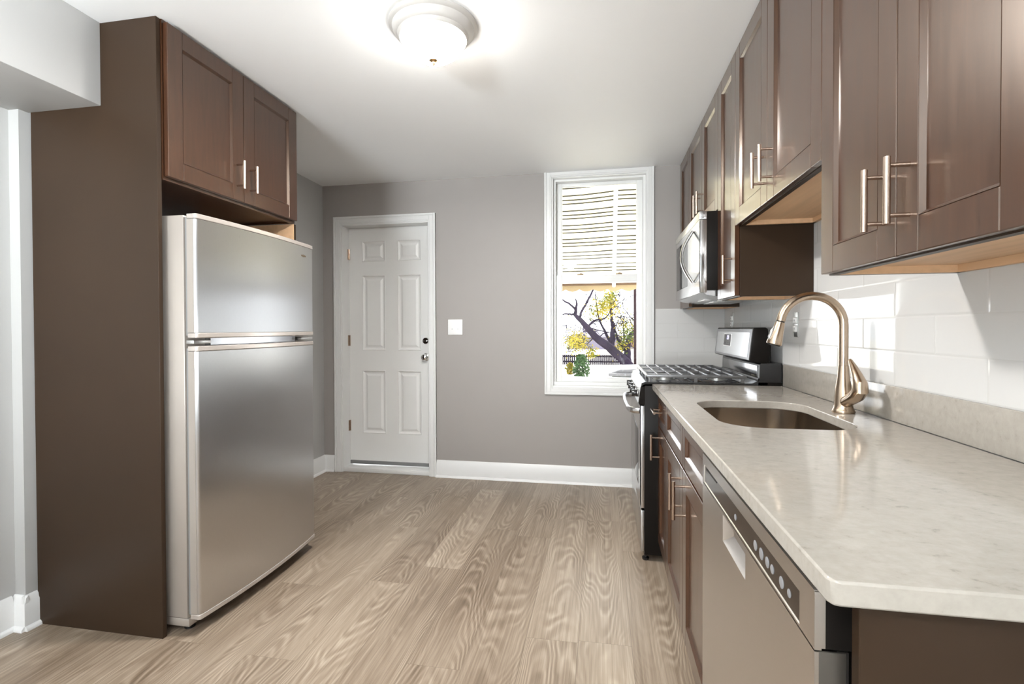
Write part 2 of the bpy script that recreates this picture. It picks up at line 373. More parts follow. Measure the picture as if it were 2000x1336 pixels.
part('jamb', b, 'trim', door)
SY = 3.952
xs_ = [DX0 + .002, -2.018, -1.806, -1.697, -1.488, DX1 - .002]; zs_ = [.07, .306, .843, 1.016, 1.655, 1.772, 1.945, DZ - .009]
cells = {}
for i in (1, 3):
    for j in (1, 3, 5): cells[i, j] = [(.004, -.003), (.010, .005), (.020, .010), (.028, .010), (.046, .002)]
b = B(); b.grid(lambda u, v_, d: (u, SY + d, v_), xs_, zs_, cells)
b.box(xs_[0], xs_[-1], SY + .012, SY + .04, zs_[0], zs_[-1])
slab = part('door_slab', b, 'door', door, ang=20)
part('door_sweep', B().box(xs_[0], xs_[-1], SY - .004, SY + .03, .040, .068, .002), 'grey_sweep', door, 'grey rubber sweep')
part('threshold', B().box(DX0 - .005, DX1 + .005, YB + .002, 4.0, 0, .036, .004), 'trim', door)
for z in (1.835, 1.10, .37):
    b = B().cyl((DX0 + .006, SY - .006, z - .045), (DX0 + .006, SY - .006, z + .045), .0065, 12).box(DX0 - .0002, DX0 + .004, SY - .03, SY - .002, z - .045, z + .045)
    part('hinge', b, 'nickel_h', door, 'satin nickel hinge')
kx = -1.447
b = B().lathe([(.031, 0), (.031, .004), (.026, .008), (.013, .010), (.012, .022), (.020, .028), (.0265, .038), (.0275, .048), (.023, .058), (.012, .063), (0, .064)], (kx, SY, .962), 'Y', 28, -1)
b.cyl((kx, SY - .062, .962), (kx, SY - .066, .962), .007, 16)
part('knob', b, 'chrome', door, 'polished nickel knob')
b = B().lathe([(.029, 0), (.029, .005), (.025, .012), (.010, .013), (0, .013)], (kx, SY, 1.098), 'Y', 28, -1).box(kx - .018, kx + .018, SY - .026, SY - .012, 1.092, 1.103, .003)
part('deadbolt', b, 'chrome', door, 'satin nickel deadbolt turn')

# ------------------------------------------------------------------ window
win = thing('window_1', 'tall white double hung window with an awning outside', 'window', (-.02, YB, .68), kind='structure')
b = B()
part('window_casing', casing(b, -.380, .326, .745, 2.36, .0575 if False else .057, YB, True), 'trim', win)
b = B()
for x0, x1 in ((WX0 - .006, WX0 + .004), (WX1 - .004, WX1 + .006)): b.box(x0, x1, YB - .003, T, WZ0, WZ1)
b.box(WX0, WX1, YB - .003, T, WZ1 - .006, WZ1 + .006).box(WX0, WX1, YB - .003, T, WZ0 - .006, WZ0 + .012)
b.box(WX0 + .0042, WX0 + .022, YB + .035, YB + .06, WZ0, WZ1 - .0062, .002).box(WX1 - .022, WX1 - .0042, YB + .035, YB + .06, WZ0, WZ1 - .0062, .002).box(WX0 + .0222, WX1 - .0222, YB + .035, YB + .06, WZ1 - .022, WZ1 - .0062, .002)
b.box(WX0 + .004, WX1 - .004, YB + .03, T, WZ0 + .012, WZ0 + .036, .003)
b.box(WX0 + .003, WX0 + .0215, YB + .0605, T - .002, WZ0, WZ1).box(WX1 - .0215, WX1 - .003, YB + .0605, T - .002, WZ0, WZ1).box(WX0 + .0215, WX1 - .0215, YB + .0605, T - .002, WZ1 - .0215, WZ1)
part('window_frame', b, 'sash', win)
def sash(name, y0, z0, z1, rb, rt):
    b = B(); xl, xr, st = WX0 + .022, WX1 - .022, .046
    b.box(xl, xl + st, y0, y0 + .032, z0, z1, .003).box(xr - st, xr, y0, y0 + .032, z0, z1, .003)
    b.box(xl + st, xr - st, y0, y0 + .032, z0, z0 + rb, .003).box(xl + st, xr - st, y0, y0 + .032, z1 - rt, z1, .003)
    s_ = part(name, b, 'sash', win)
    part('pane', B().box(xl + st - .004, xr - st + .004, y0 + .013, y0 + .019, z0 + rb - .004, z1 - rt + .004), 'glass', s_)
    return s_
us = sash('upper_sash', YB + .098, 1.553, 2.338, .06, .026)
ls = sash('lower_sash', YB + .062, .782, 1.613, .036, .058)
for x in (-.16, .135): part('sash_lock', B().box(x - .03, x + .02, YB + .07, YB + .092, 1.613, 1.624, .003).cyl((x, YB + .08, 1.62), (x, YB + .08, 1.628), .010), 'bronze', ls, 'dark bronze sash lock')

# ------------------------------------------------------------------ ceiling light
LX, LY = -.655, 1.89
def ceiling_light(label, LX, LY, watts):
    lamp = thing('ceiling_light', label, 'ceiling light', (LX, LY, ZT))
    part('pan', B().lathe([(0, .0), (.172, 0), (.174, .006), (.170, .012), (.160, .016), (.156, .030), (.148, .040), (.140, .044), (.136, .054), (.131, .058), (.127, .056), (.124, .04), (0, .035)], (LX, LY, ZT), 'Z', 64, -1), 'lamp_pan', lamp)
    part('glass_bowl', B().lathe([(.126, .052), (.124, .062), (.116, .082), (.100, .102), (.076, .120), (.046, .131), (.015, .135), (0, .1352)], (LX, LY, ZT), 'Z', 56, -1), 'lamp', lamp, 'glowing frosted glass bowl')
    part('finial', B().lathe([(0, .134), (.016, .134), (.017, .138), (.011, .142), (.006, .145), (.0065, .150), (.004, .156), (0, .158)], (LX, LY, ZT), 'Z', 24, -1), 'brass', lamp, 'brass finial')
    l = light('ceiling_light_bulb', 'AREA', (LX, LY, ZT - .16), watts, (1, .98, .95), (0, 0, 0), .16); l.data.shape = 'DISK'
ceiling_light('flush mount dome ceiling light, lit, with a brass finial', LX, LY, 23)
ceiling_light('added fill light in an unseen dome fixture behind the camera', -.55, -.9, 8)  # unseen dome and lamp added behind the camera as fill

# ------------------------------------------------------------------ switch, outlets
sw = thing('light_switch', 'white blank double switch plate on the grey wall beside the door', 'switch', (-1.157, YB, 1.149))
part('plate', B().box(-1.217, -1.097, YB - .007, YB, 1.149, 1.272, .003), 'plastic_w', sw)
for x in (-1.181, -1.134): part('screw', B().lathe([(.0045, 0), (.0045, .0015), (0, .002)], (x, YB - .007, 1.196), 'Y', 14, -1), 'galv', sw, 'grey screw head')
def outlet(label, y, z, h=.112, wd=.036):
    t = thing('wall_outlet', label, 'outlet', (.878, y, z - h / 2))
    part('yoke', B().box(.874, .8784, y - wd / 2 - .004, y + wd / 2 + .004, z - h / 2, z + h / 2, .001), 'galv', t, 'bare metal mounting strap')
    for za in (-.034, .003):
        rc = part('receptacle', B().box(.866, .875, y - wd / 2, y + wd / 2, z + za, z + za + .031, .004), 'plastic_w', t, 'white receptacle face')
        for yy in (-.007, .007): part('slot', B().box(.8655, .867, y + yy - .001, y + yy + .001, z + za + .011, z + za + .021), 'dark', rc)
    return t
outlet('bare uncovered wall outlet in the tile behind the faucet', 2.468, 1.213)
outlet('bare uncovered wall outlet in the tile above the stove control console', 3.60, 1.245)

# ------------------------------------------------------------------ cabinets
def pull(name, p, axis, L, sgn, parent):
    """bar pull whose feet stand on plane x = p.x; the bar stands out by sgn"""
    x, y, z = p; b = B(); xo = x + sgn * .038
    if axis == 'Z':
        b.cyl((xo, y, z - L / 2), (xo, y, z + L / 2), .0062, 16)
        for s in (-1, 1): b.cyl((x, y, z + s * (L / 2 - .016)), (xo, y, z + s * (L / 2 - .016)), .0045, 12)
    else:
        b.cyl((xo, y - L / 2, z), (xo, y + L / 2, z), .0062, 16)
        for s in (-1, 1): b.cyl((x, y + s * (L / 2 - .016), z), (xo, y + s * (L / 2 - .016), z), .0045, 12)
    return part(name, b, 'nickel_h', parent, 'brushed nickel bar pull')
def shaker(name, x, sgn, y0, y1, z0, z1, parent, st=.066, th=.02):
    """shaker front: outer face at x, sgn = outward direction in X; rails butt between stiles"""
    xi = x - sgn * th; a, c = min(x, xi), max(x, xi); b = B(); g = .0005; bv = .0016
    b.box(a, c, y0, y0 + st, z0, z1, bv, 1).box(a, c, y1 - st, y1, z0, z1, bv, 1)
    b.box(a, c, y0 + st + g, y1 - st - g, z0, z0 + st, bv, 1).box(a, c, y0 + st + g, y1 - st - g, z1 - st, z1, bv, 1)
    d = part(name, b, 'wood', parent)
    px = x - sgn * .010; p0, p1 = min(px, xi), max(px, xi)
    b = B().box(min(px - sgn * .004, xi), max(px - sgn * .004, xi), y0 + st - .004, y1 - st + .004, z0 + st - .004, z1 - st + .004)
    b.grid(lambda u, v_, dp: (x - sgn * dp, u, v_), [y0 + st, y1 - st], [z0 + st, z1 - st], {(0, 0): [(.0, .0012), (.0075, .0095)]})
    part('panel', b, 'wood', d)
    return d
def carcass(t, x_front, x_back, y0, y1, z0, z1, recess=.018, deep=True):
    """open-bottomed wall cabinet box: finished sides, pine underside with rails"""
    a, c = min(x_front, x_back), max(x_front, x_back); sg = 1 if x_back > x_front else -1
    b = B(); th = .016
    b.box(a, c, y0, y0 + th, z0, z1).box(a, c, y1 - th, y1, z0, z1).box(a, c, y0 + th, y1 - th, z1 - th, z1)
    f0, f1 = min(x_front, x_front + sg * .018), max(x_front, x_front + sg * .018)
    b.box(f0, f1, y0 + th, y1 - th, z0, z0 + .04).box(f0, f1, y0 + th, y1 - th, z1 - .05, z1 - th)
    part('body', b, 'panel', t)
    b = B(); g0, g1 = (f1, c) if sg > 0 else (a, f0)
    b.box(g0, g1, y0 + th, y1 - th, z0 + recess, z0 + recess + .012)
    k0, k1 = (c - .016, c) if sg > 0 else (a, a + .016)
    b.box(k0, k1, y0 + th, y1 - th, z0, z0 + recess).box(g0, g1, y0 + th, y0 + th + .014, z0, z0 + recess).box(g0, g1, y1 - th - .014, y1 - th, z0, z0 + recess)
    part('underside', b, 'pine', t, 'bare pine underside')
XU = .565; XW = .877
def wall_cabinet(label, y0, y1, z0, splits, pulls, group='wall cabinets over the counter'):
    t = thing('wall_cabinet', label, 'cabinet', (XW, (y0 + y1) / 2, z0), group)
    carcass(t, XU + .0205, XW, y0, y1, z0, ZT - .001)
    for (a, c), py in zip(splits, pulls):
        d = shaker('door', XU, -1, a + .0015, c - .0015, z0 + .003, 2.388, t)
        if py is not None: pull('handle', (XU, py, z0 + .122 if z0 < 1.7 else z0 + .122), 'Z', .126, -1, d)
    return t
Y1, Y2, Y3, Y4 = 1.427, 2.283, 2.606, 3.425
wall_cabinet('two door espresso wall cabinet nearest the counter end, hanging low', .765, Y1, 1.335, [(.765, 1.089), (1.089, Y1)], [1.046, 1.128])
wall_cabinet('two door espresso wall cabinet hung higher, above the sink', Y1, Y2, 1.636, [(Y1, 1.862), (1.862, Y2)], [1.815, 1.900])
wall_cabinet('narrow single door espresso wall cabinet beside the microwave', Y2, Y3, 1.335, [(Y2, Y3)], [Y2 + .045])
wall_cabinet('short two door espresso wall cabinet directly above the microwave', Y3, Y4, 1.785, [(Y3, 3.005), (3.005, Y4)], [2.955, 3.05])
wall_cabinet('slim single door espresso wall cabinet against the grey back wall', Y4, 3.815, 1.335, [(Y4 + .005, 3.80)], [Y4 + .05])

# refrigerator surround
tag(obj('tall_end_panel', B().box(-2.268, -1.674, 1.634, 1.653, 0, ZT - .001, .001, 1), 'panel'), 'tall matte brown panel enclosing the near side of the refrigerator', 'panel')
t = thing('tall_end_panel', 'brown panel with pale inner face at the far side of the refrigerator', 'panel', (-1.96, 2.49, 0))
part('board', B().box(-2.28, -1.671, 2.488, 2.502, 0, 1.778), 'panel', t)
part('inner_face', B().box(-2.28, -1.673, 2.483, 2.488, 0, 1.778), 'pine', t, 'pale unfinished inner face')
t = thing('wall_cabinet', 'two door espresso cabinet above the refrigerator', 'cabinet', (-1.96, 2.07, 1.78))
carcass_y0, carcass_y1 = 1.654, 2.488
b = B(); b.box(-2.26, -1.669, carcass_y0, carcass_y0 + .016, 1.78, ZT - .001).box(-2.26, -1.669, carcass_y1 - .016, carcass_y1, 1.78, ZT - .001)
b.box(-2.26, -1.669, carcass_y0 + .016, carcass_y1 - .016, 1.79, 1.806).box(-2.26, -1.669, carcass_y0 + .016, carcass_y1 - .016, ZT - .02, ZT - .001)
b.box(-1.687, -1.669, carcass_y0 + .016, carcass_y1 - .016, 1.78, 1.83).box(-2.26, -2.25, carcass_y0 + .016, carcass_y1 - .016, 1.806, ZT - .02)
part('body', b, 'wood', t)
for a, c, py in ((1.659, 2.071, 2.026), (2.074, 2.482, 2.112)):
    d = shaker('door', -1.648, 1, a, c, 1.793, 2.386, t, st=.07)
    pull('handle', (-1.648, py, 1.907), 'Z', .128, 1, d)

# base cabinets
XB = .279
def base_box(t, y0, y1):
    b = B(); th = .017; x0, x1 = XB + .0205, .872
    b.box(x0, x1, y0, y0 + th, .105, .884).box(x0, x1, y1 - th, y1, .105, .884).box(x0, x1, y0 + th, y1 - th, .105, .122)
    b.box(x1 - .01, x1, y0 + th, y1 - th, .122, .884)
    b.box(x0, x0 + .019, y0 + th, y1 - th, .846, .884).box(x0, x0 + .019, y0 + th, y1 - th, .69, .715)
    part('body', b, 'wood', t)
    part('toe_kick', B().box(x0 + .06, x0 + .075, y0, y1, 0, .105), 'wood', t)
BY0, BYM, BY1, BY2 = 1.362, 1.817, 2.279, 2.598
t = thing('base_cabinet', 'narrow espresso base cabinet with one drawer, between sink cabinet and stove', 'cabinet', (.58, (BY1 + BY2) / 2, 0), 'base cabinets under the counter')
base_box(t, BY1, BY2)
d = shaker('drawer', XB, -1, BY1 + .002, BY2 - .002, .712, .873, t, st=.045); pull('handle', (XB, (BY1 + BY2) / 2 + .02, .80), 'Y', .128, -1, d)
d = shaker('door', XB, -1, BY1 + .002, BY2 - .002, .118, .703, t); pull('handle', (XB, BY2 - .05, .605), 'Z', .128, -1, d)
t = thing('base_cabinet', 'wide espresso sink cabinet with two doors and two false drawer fronts', 'cabinet', (.58, BYM, 0), 'base cabinets under the counter')
base_box(t, BY0, BY1)
for a, c, py in ((BY0, BYM, BYM - .05), (BYM, BY1, BYM + .045)):
    shaker('drawer_front', XB, -1, a + .002, c - .002, .712, .873, t, st=.045)
    d = shaker('door', XB, -1, a + .002, c - .002, .118, .703, t); pull('handle', (XB, py, .607), 'Z', .132, -1, d)
tag(obj('counter_end_panel', B().box(.292, .872, .630, .648, 0, .884, .001, 1), 'panel'), 'dark brown panel closing the near end of the counter', 'panel')

# ------------------------------------------------------------------ countertop + sink + faucet
def rrect(x0, x1, y0, y1, r, n=8):
    pts = []
    for cx, cy, a0 in ((x1 - r, y1 - r, 0), (x0 + r, y1 - r, 90), (x0 + r, y0 + r, 180), (x1 - r, y0 + r, 270)):
        for i in range(n + 1):
            a = math.radians(a0 + 90 * i / n); pts.append((cx + r * math.cos(a), cy + r * math.sin(a)))
    return pts
SX0, SX1, SY0, SY1 = .352, .732, 1.510, 2.058
CX0, CX1, CY0, CY1 = .252, .8645, .608, 2.603
hole = rrect(SX0, SX1, SY0, SY1, .115, 12)
b = B(); bm = b.m
def loop(pts, z): 
    vs_ = [bm.verts.new((x, y, z)) for x, y in pts]
    return vs_, [bm.edges.new((vs_[i], vs_[(i + 1) % len(vs_)])) for i in range(len(vs_))]
outer = [(CX1, CY0), (CX1, CY1), (CX0, CY1), (CX0, CY0 + .012), (CX0 + .0035, CY0 + .0035), (CX0 + .012, CY0)]
for z in (.915, .886):
    v1, e1 = loop(outer, z); v2, e2 = loop(hole, z)
    bmesh.ops.triangle_fill(bm, use_beauty=True, use_dissolve=False, edges=e1 + e2)
    if z == .915: A1, A2 = v1, v2
    else:
        for P_, Q_ in ((A1, v1), (A2, v2)):
            for i in range(len(P_)): bm.faces.new((P_[i], P_[(i + 1) % len(P_)], Q_[(i + 1) % len(P_)], Q_[i]))
bmesh.ops.recalc_face_normals(bm, faces=bm.faces)
ct = thing('countertop', 'pale speckled quartz countertop running from the stove to the counter end', 'countertop', (.56, 1.6, .886))
part('slab', b, 'quartz', ct, bev=.0028)
part('backsplash', B().box(.8648, .8778, CY0, CY1, .9155, 1.021, .002), 'quartz', ct)
# sink basin
sk = thing('sink', 'undermount stainless steel sink bowl set into the quartz countertop', 'sink', (.545, 1.78, .69))
b = B(); bm = b.m; rings = []
for off, z, r in ((-.02, .8855, .125), (.004, .8855, .115), (.004, .880, .115), (.007, .80, .11), (.012, .735, .10), (.022, .712, .09), (.045, .700, .07), (.12, .696, .05)):
    rings.append([bm.verts.new((x, y, z)) for x, y in rrect(SX0 - .006 + off, SX1 + .006 - off, SY0 - .006 + off, SY1 + .006 - off, max(.02, r), 8)])
for a, c in zip(rings, rings[1:]):
    n = len(a)
    for i in range(n): bm.faces.new((a[i], a[(i + 1) % n], c[(i + 1) % n], c[i]))
bm.faces.new(rings[-1]); bmesh.ops.recalc_face_normals(bm, faces=bm.faces)
bs = part('basin', b, steel('sink_steel', (.50, .43, .36), .2, (1, 1, 60)), sk, ang=60)
part('drain', B().lathe([(.045, 0), (.045, .003), (.036, .004), (.030, .001), (0, .001)], (.545, 1.78, .6965), 'Z', 28), 'chrome', sk)
# faucet
FX, FY = .7935, 1.825
fc = thing('faucet', 'tall brushed nickel gooseneck pull down faucet behind the sink', 'faucet', (FX, FY, .915))
part('base', B().lathe([(.0335, 0), (.0345, .004), (.0325, .010), (.029, .016), (.027, .030), (.026, .055), (.0235, .085), (.019, .115), (.0165, .145), (.0155, .157), (0, .158)], (FX, FY, .9152), 'Z', 36), 'nickel', fc)
R = .0975; cx, cz = FX - R, 1.2085
pts = [(FX, FY, 1.0725), (FX, FY, 1.12), (FX, FY, 1.17)] + [(cx + R * math.cos(a), FY, cz + R * math.sin(a)) for a in [math.radians(d_) for d_ in range(0, 171, 10)]]
d_ = (Vector(pts[-1]) - Vector(pts[-2])).normalized(); pend = Vector(pts[-1]) + d_ * .004; pts.append(tuple(pend))
part('spout', B().tube(pts, .0141, 22), 'nickel', fc)
b = B(); s0 = pend + d_ * .004; s1 = s0 + d_ * .078
b.tube([s0, s0 + d_ * .01, s0 + d_ * .04, s1 - d_ * .004, s1], [.0145, .016, .0195, .0245, .0235], 26)
part('spray_head', b, 'nickel', fc)
part('collar', B().tube([pend - d_ * .0005, s0 + d_ * .001], .0122, 20), 'dark', fc, 'black collar ring')
part('nozzle', B().tube([s1 - d_ * .001, s1 + d_ * .003], .019, 20), 'dark', fc, 'black spray nozzle face')
sd = Vector((-1, -.35, 0)); sd = (sd - d_ * sd.dot(d_)).normalized()
part('spray_button', B().tube([s0 + d_ * .018 + sd * .0165, s0 + d_ * .035 + sd * .021, s0 + d_ * .055 + sd * .0235, s0 + d_ * .066 + sd * .0235], [.003, .0055, .006, .003], 12), 'chrome', fc, 'chrome spray button')
hp = [(FX, FY - .002, .948), (FX, FY - .030, .958), (FX, FY - .062, .972), (FX, FY - .092, .986), (FX, FY - .110, 1.003), (FX, FY - .108, 1.022), (FX, FY - .090, 1.046), (FX, FY - .064, 1.074), (FX, FY - .044, 1.094)]
part('lever', B().tube(hp, [.022, .0215, .022, .0245, .0265, .0245, .0185, .012, .0065], 20, flat=(.9, .85)), 'nickel', fc)

# ------------------------------------------------------------------ dishwasher
dw = thing('dishwasher', 'stainless dishwasher under the near end of the countertop', 'dishwasher', (.55, 1.0, 0))
DX, DY0, DY1 = .2555, .658, 1.340
part('body', B().box(.30, .86, DY0 + .008, DY1 - .008, .10, .880), 'black_side', dw)
part('toe_kick', B().box(.345, .36, DY0 + .008, DY1 - .008, 0, .10), 'black_side', dw)
HY0, HY1 = .955, 1.125
b = B(); b.grid(lambda u, v_, d_: (DX + d_, u, v_), [DY0 + .004, HY0, HY1, DY1 - .004], [.112, .742, .798, .8035], {(1, 1): [(.002, .003), (.008, .010), (.018, .018)]})
b.box(DX + .027, DX + .04, DY0 + .004, DY1 - .004, .112, .8035)
b.box(DX, DX + .005, DY0, DY0 + .0042, .112, .8035).box(DX, DX + .027, DY1 - .0042, DY1, .112, .8035).box(DX, DX + .027, DY0 + .004, DY1 - .004, .108, .1122)
dd = part('door', b, 'steel_dw', dw)
part('door_edge', B().box(DX + .0052, DX + .036, DY0 + .0005, DY0 + .0039, .112, .8035, .001), mat('edge_steel_dark_reflection', (.10, .088, .075), .35, metal=.6), dd, 'steel door edge with a dark reflection painted in')  # dark reflection put into the colour of the steel edge
part('control_housing', B().box(DX + .0145, DX + .044, DY0 + .004, DY1 - .004, .8055, .876), 'black_side', dw)
b = B(); b.grid(lambda u, v_, d_: (DX + d_, u, v_), [DY0 + .004, .705, 1.322, DY1 - .004], [.8055, .809, .853, .877], {(1, 1): [(.0015, .003), (.002, .004)]})
b.box(DX + .005, DX + .014, DY0 + .004, DY1 - .004, .8055, .877).box(DX, DX + .008, DY0, DY0 + .0042, .8055, .877).box(DX, DX + .008, DY1 - .0042, DY1, .8055, .877)
b.box(DX, DX + .012, DY0 + .002, DY1 - .002, .877, .8785)
cp = part('control_panel', b, 'steel_dw', dw)
st = part('control_strip', B().box(DX + .0015, DX + .0045, .708, 1.319, .8105, .8515), mat('smoked_strip', (.020, .013, .009), .12, spec=.3, var=.5, vscale=30), cp, 'black glossy control strip')
part('latch_slot', B().box(DX + .0008, DX + .002, 1.19, 1.30, .8455, .8485), 'dark', st)
for y, rr in ((1.028, .006), (.90, .0085), (.868, .0095), (.838, .0085), (.815, .007), (.775, .0085), (.745, .006)):
    part('button', B().lathe([(rr, 0), (rr, .0008), (rr * .8, .0014), (0, .0014)], (DX + .0015, y, .829), 'X', 20, -1), mat('grey_button', (.24, .24, .25), .35), st, 'pale grey button')

# ------------------------------------------------------------------ gas range
rg = thing('stove', 'stainless and black gas stove with cast iron grates', 'stove', (.53, 2.99, 0))
GY0, GY1 = 2.612, 3.372
b = B().box(.215, .80, GY0, GY1, .035, .905, .003).box(.80, .862, GY0, GY1, .035, .93)
part('body', b, 'black_side', rg)
for x in (.222, .80):
    for y in (GY0 + .03, GY1 - .03): part('foot', B().lathe([(.016, 0), (.018, .004), (.018, .012), (.008, .014), (.008, .038)], (x, y, .0), 'Z', 16), 'black', rg)
part('drawer', B().box(.196, .216, GY0 + .004, GY1 - .004, .048, .262, .005), 'steel_y', rg)
b = B(); b.grid(lambda u, v_, d_: (.192 + d_, u, v_), [GY0 + .004, GY0 + .12, GY1 - .12, GY1 - .004], [.274, .36, .66, .80], {(1, 1): [(.004, .003)]})
b.box(.196, .215, GY0 + .004, GY1 - .004, .274, .80, .002)
rd = part('oven_door', b, 'steel_y', rg)
part('oven_window', B().box(.1915, .1955, GY0 + .126, GY1 - .126, .366, .654, .001), 'black_glass', rd, 'black glass oven window')
hx = .142; b = B(); ypts = [GY0 + .05, GY0 + .06, GY0 + .09, GY0 + .15, (GY0 + GY1) / 2, GY1 - .15, GY1 - .09, GY1 - .06, GY1 - .05]
b.tube([(x, y, .768) for x, y in zip((.193, .165, .146, .139, .134, .139, .146, .165, .193), ypts)], .0125, 16, flat=(1.25, .8))
part('handle', b, 'steel_y', rd, 'curved bar handle')
b = B().prism([(.190, .806), (.184, .815), (.196, .900), (.215, .912), (.26, .912), (.26, .806)], 'Y', GY0 + .001, GY1 - .001)
cpn = part('control_panel', b, 'black_side', rg)
part('face_plate', B().prism([(.1885, .810), (.1825, .8155), (.1945, .899), (.1985, .902), (.199, .898), (.188, .8155)], 'Y', GY0 + .004, GY1 - .004), 'steel_y', cpn, 'stainless face plate')
for y in (2.745, 2.915, 3.085, 3.255):
    kb = part('knob', B().lathe([(.0215, 0), (.0215, .003), (.0185, .006), (.0175, .024), (.015, .028), (0, .029)], (.1875, y, .850), 'X', 24, -1).box(.157, .170, y - .0045, y + .0045, .833, .867, .002), 'black', rg, 'black control knob')
    part('bezel', B().lathe([(.024, -.002), (.024, .0015), (.0205, .002)], (.1875, y, .850), 'X', 24, -1), 'chrome', kb, 'metal ring')
ctop = B().prism([(.196, .900), (.200, .918), (.215, .9235), (.70, .9235), (.73, .925), (.752, .936), (.757, .95), (.757, .905), (.215, .900)], 'Y', GY0 + .001, GY1 - .001)
part('cooktop', ctop, 'black', rg)
part('drip_pan', B().box(.25, .715, GY0 + .03, GY1 - .03, .9225, .9245, .001), mat('speckled_enamel', (.05, .05, .055), .12, spec=.8, var=.6, vscale=60), rg)
for bx, by, r in ((.33, GY0 + .16, .045), (.60, GY0 + .16, .035), (.33, GY1 - .16, .05), (.60, GY1 - .16, .035), (.465, (GY0 + GY1) / 2, .04)):
    br = part('burner', B().lathe([(r + .012, 0), (r + .012, .004), (r, .006), (r, .014), (0, .014)], (bx, by, .9245), 'Z', 28), 'galv', rg, 'metal burner ring')
    part('burner_cap', B().lathe([(r - .004, 0), (r - .002, .003), (r - .006, .007), (0, .008)], (bx, by, .9386), 'Z', 28), 'iron', br)
gw = (GY1 - GY0 - .03) / 3
for q in range(3):
    y0 = GY0 + .012 + q * (gw + .003); y1 = y0 + gw; b = B(); z0, z1 = .946, .961; x0, x1 = .226, .708; t_ = .012
    b.box(x0, x1, y0, y0 + t_, z0, z1, .003).box(x0, x1, y1 - t_, y1, z0, z1, .003).box(x0, x0 + t_, y0 + t_, y1 - t_, z0, z1, .003).box(x1 - t_, x1, y0 + t_, y1 - t_, z0, z1, .003)
    ym = (y0 + y1) / 2; xm = (x0 + x1) / 2
    for q_ in range(1, 8): xa = x0 + (x1 - x0) * q_ / 8; b.box(xa - .0055, xa + .0055, y0 + t_, y1 - t_, z0 + .001, z1 + .002, .003)
    b.box(x0 + t_, x1 - t_, ym - .0045, ym + .0045, z0 - .002, z1 - .003, .003)
    for xa in (x0 + .02, xm, x1 - .02):
        for ya in (y0 + .006, y1 - .006): b.box(xa - .007, xa + .007, ya - .005, ya + .005, .9235, z0 + .002)
    part('grate', b, 'iron', rg, 'black cast iron grate')
bgp = B().prism([(.757, .93), (.761, .94), (.763, 1.016), (.768, 1.024), (.866, 1.024), (.866, .93)], 'Y', GY0, GY1)
part('back_riser', bgp, 'black', rg)
part('riser_face', B().box(.7585, .7625, GY0 + .03, GY1 - .03, .945, 1.010, .001), 'steel_dark', rg, 'reflective dark steel face')
cs = part('console', B().prism([(.716, 1.036), (.7335, 1.196), (.738, 1.2005), (.79, 1.2005), (.80, 1.194), (.81, 1.12), (.81, 1.026), (.745, 1.026)], 'Y', GY0, GY1, .003), 'black_side', rg)
def cface(y, s, d):   # console face: s 0..1 up the sloped face, d outward
    a = Vector((.716, 1.036)); c = Vector((.7335, 1.196)); p = a.lerp(c, s); n_ = Vector((-(c - a).y, (c - a).x)).normalized()
    return (p.x + n_.x * d, y, p.y + n_.y * d)
def cplate(b, y0, y1, s0, s1, d0, d1):
    vs_ = [b.m.verts.new(cface(y, s, d)) for d in (d0, d1) for y, s in ((y0, s0), (y1, s0), (y1, s1), (y0, s1))]
    fs = [b.m.faces.new(vs_[0:4]), b.m.faces.new(vs_[4:8])] + [b.m.faces.new((vs_[i], vs_[(i + 1) % 4], vs_[4 + (i + 1) % 4], vs_[4 + i])) for i in range(4)]
    bmesh.ops.recalc_face_normals(b.m, faces=fs); return b
b = B(); cplate(b, GY0 + .006, GY1 - .006, .02, .97, -.002, .003)
part('console_frame', b, 'steel_dark', cs)
b = B(); cplate(b, GY0 + .05, GY1 - .045, .09, .87, .003, .0055)
cf = part('console_face', b, 'steel_y', cs)
dyc = 3.07
b = B(); cplate(b, dyc - .085, dyc + .085, .36, .80, .0055, .0065)
part('display_frame', b, 'sash', cf, 'pale display surround')
b = B(); cplate(b, dyc - .078, dyc + .078, .38, .785, .0065, .0072)
ds = part('display', b, 'black_glass', cf, 'black glass clock display')
b = B()
for a0, a1, s0, s1 in ((-.030, .005, .72, .74), (-.030, .005, .60, .62), (-.030, -.022, .62, .72), (-.003, .005, .62, .72)): cplate(b, dyc + a0, dyc + a1, s0, s1, .0072, .0076)
part('clock_digit', b, 'digits', ds, 'glowing violet blue digit')
for a0 in (-.035, .0): part('touch_key', cplate(B(), dyc + a0, dyc + a0 + .014, .43, .47, .0072, .0075), 'rubber', ds)

# ------------------------------------------------------------------ microwave
mw = thing('microwave', 'stainless over the range microwave with curved handle, hung above the stove', 'microwave', (.68, 3.02, 1.375))
MY0, MY1, MZ0, MZ1, MX = 2.611, 3.418, 1.376, 1.782, .480
part('body', B().box(.516, .872, MY0, MY1, MZ0 + .012, MZ1 - .001, .002), 'black_side', mw)
b = B(); b.grid(lambda u, v_, d_: (MX + d_, u, v_), [MY0, 2.955, MY1 - .045, MY1], [MZ0, 1.436, 1.712, 1.7395], {(1, 1): [(.003, .003)]})
b.box(MX + .004, .515, MY0, MY1, MZ0, 1.7395, .001)
md_ = part('door', b, steel('polished_stainless', (.66, .66, .66), .11, (60, 1, 60)), mw)
part('vent_strip', B().box(MX, .515, MY0, MY1, 1.7415, MZ1, .002), 'steel_y', mw)
part('door_window', B().box(MX + .0008, MX + .0032, 2.959, MY1 - .049, 1.440, 1.708), 'black_glass', md_, 'black glass window')
hy = 2.775; pts = []
for i in range(13):
    a = i / 12; pts.append((MX - .004 - .056 * math.sin(PI * a), hy + .022 * math.sin(PI * a) * 0, 1.440 + .272 * a))
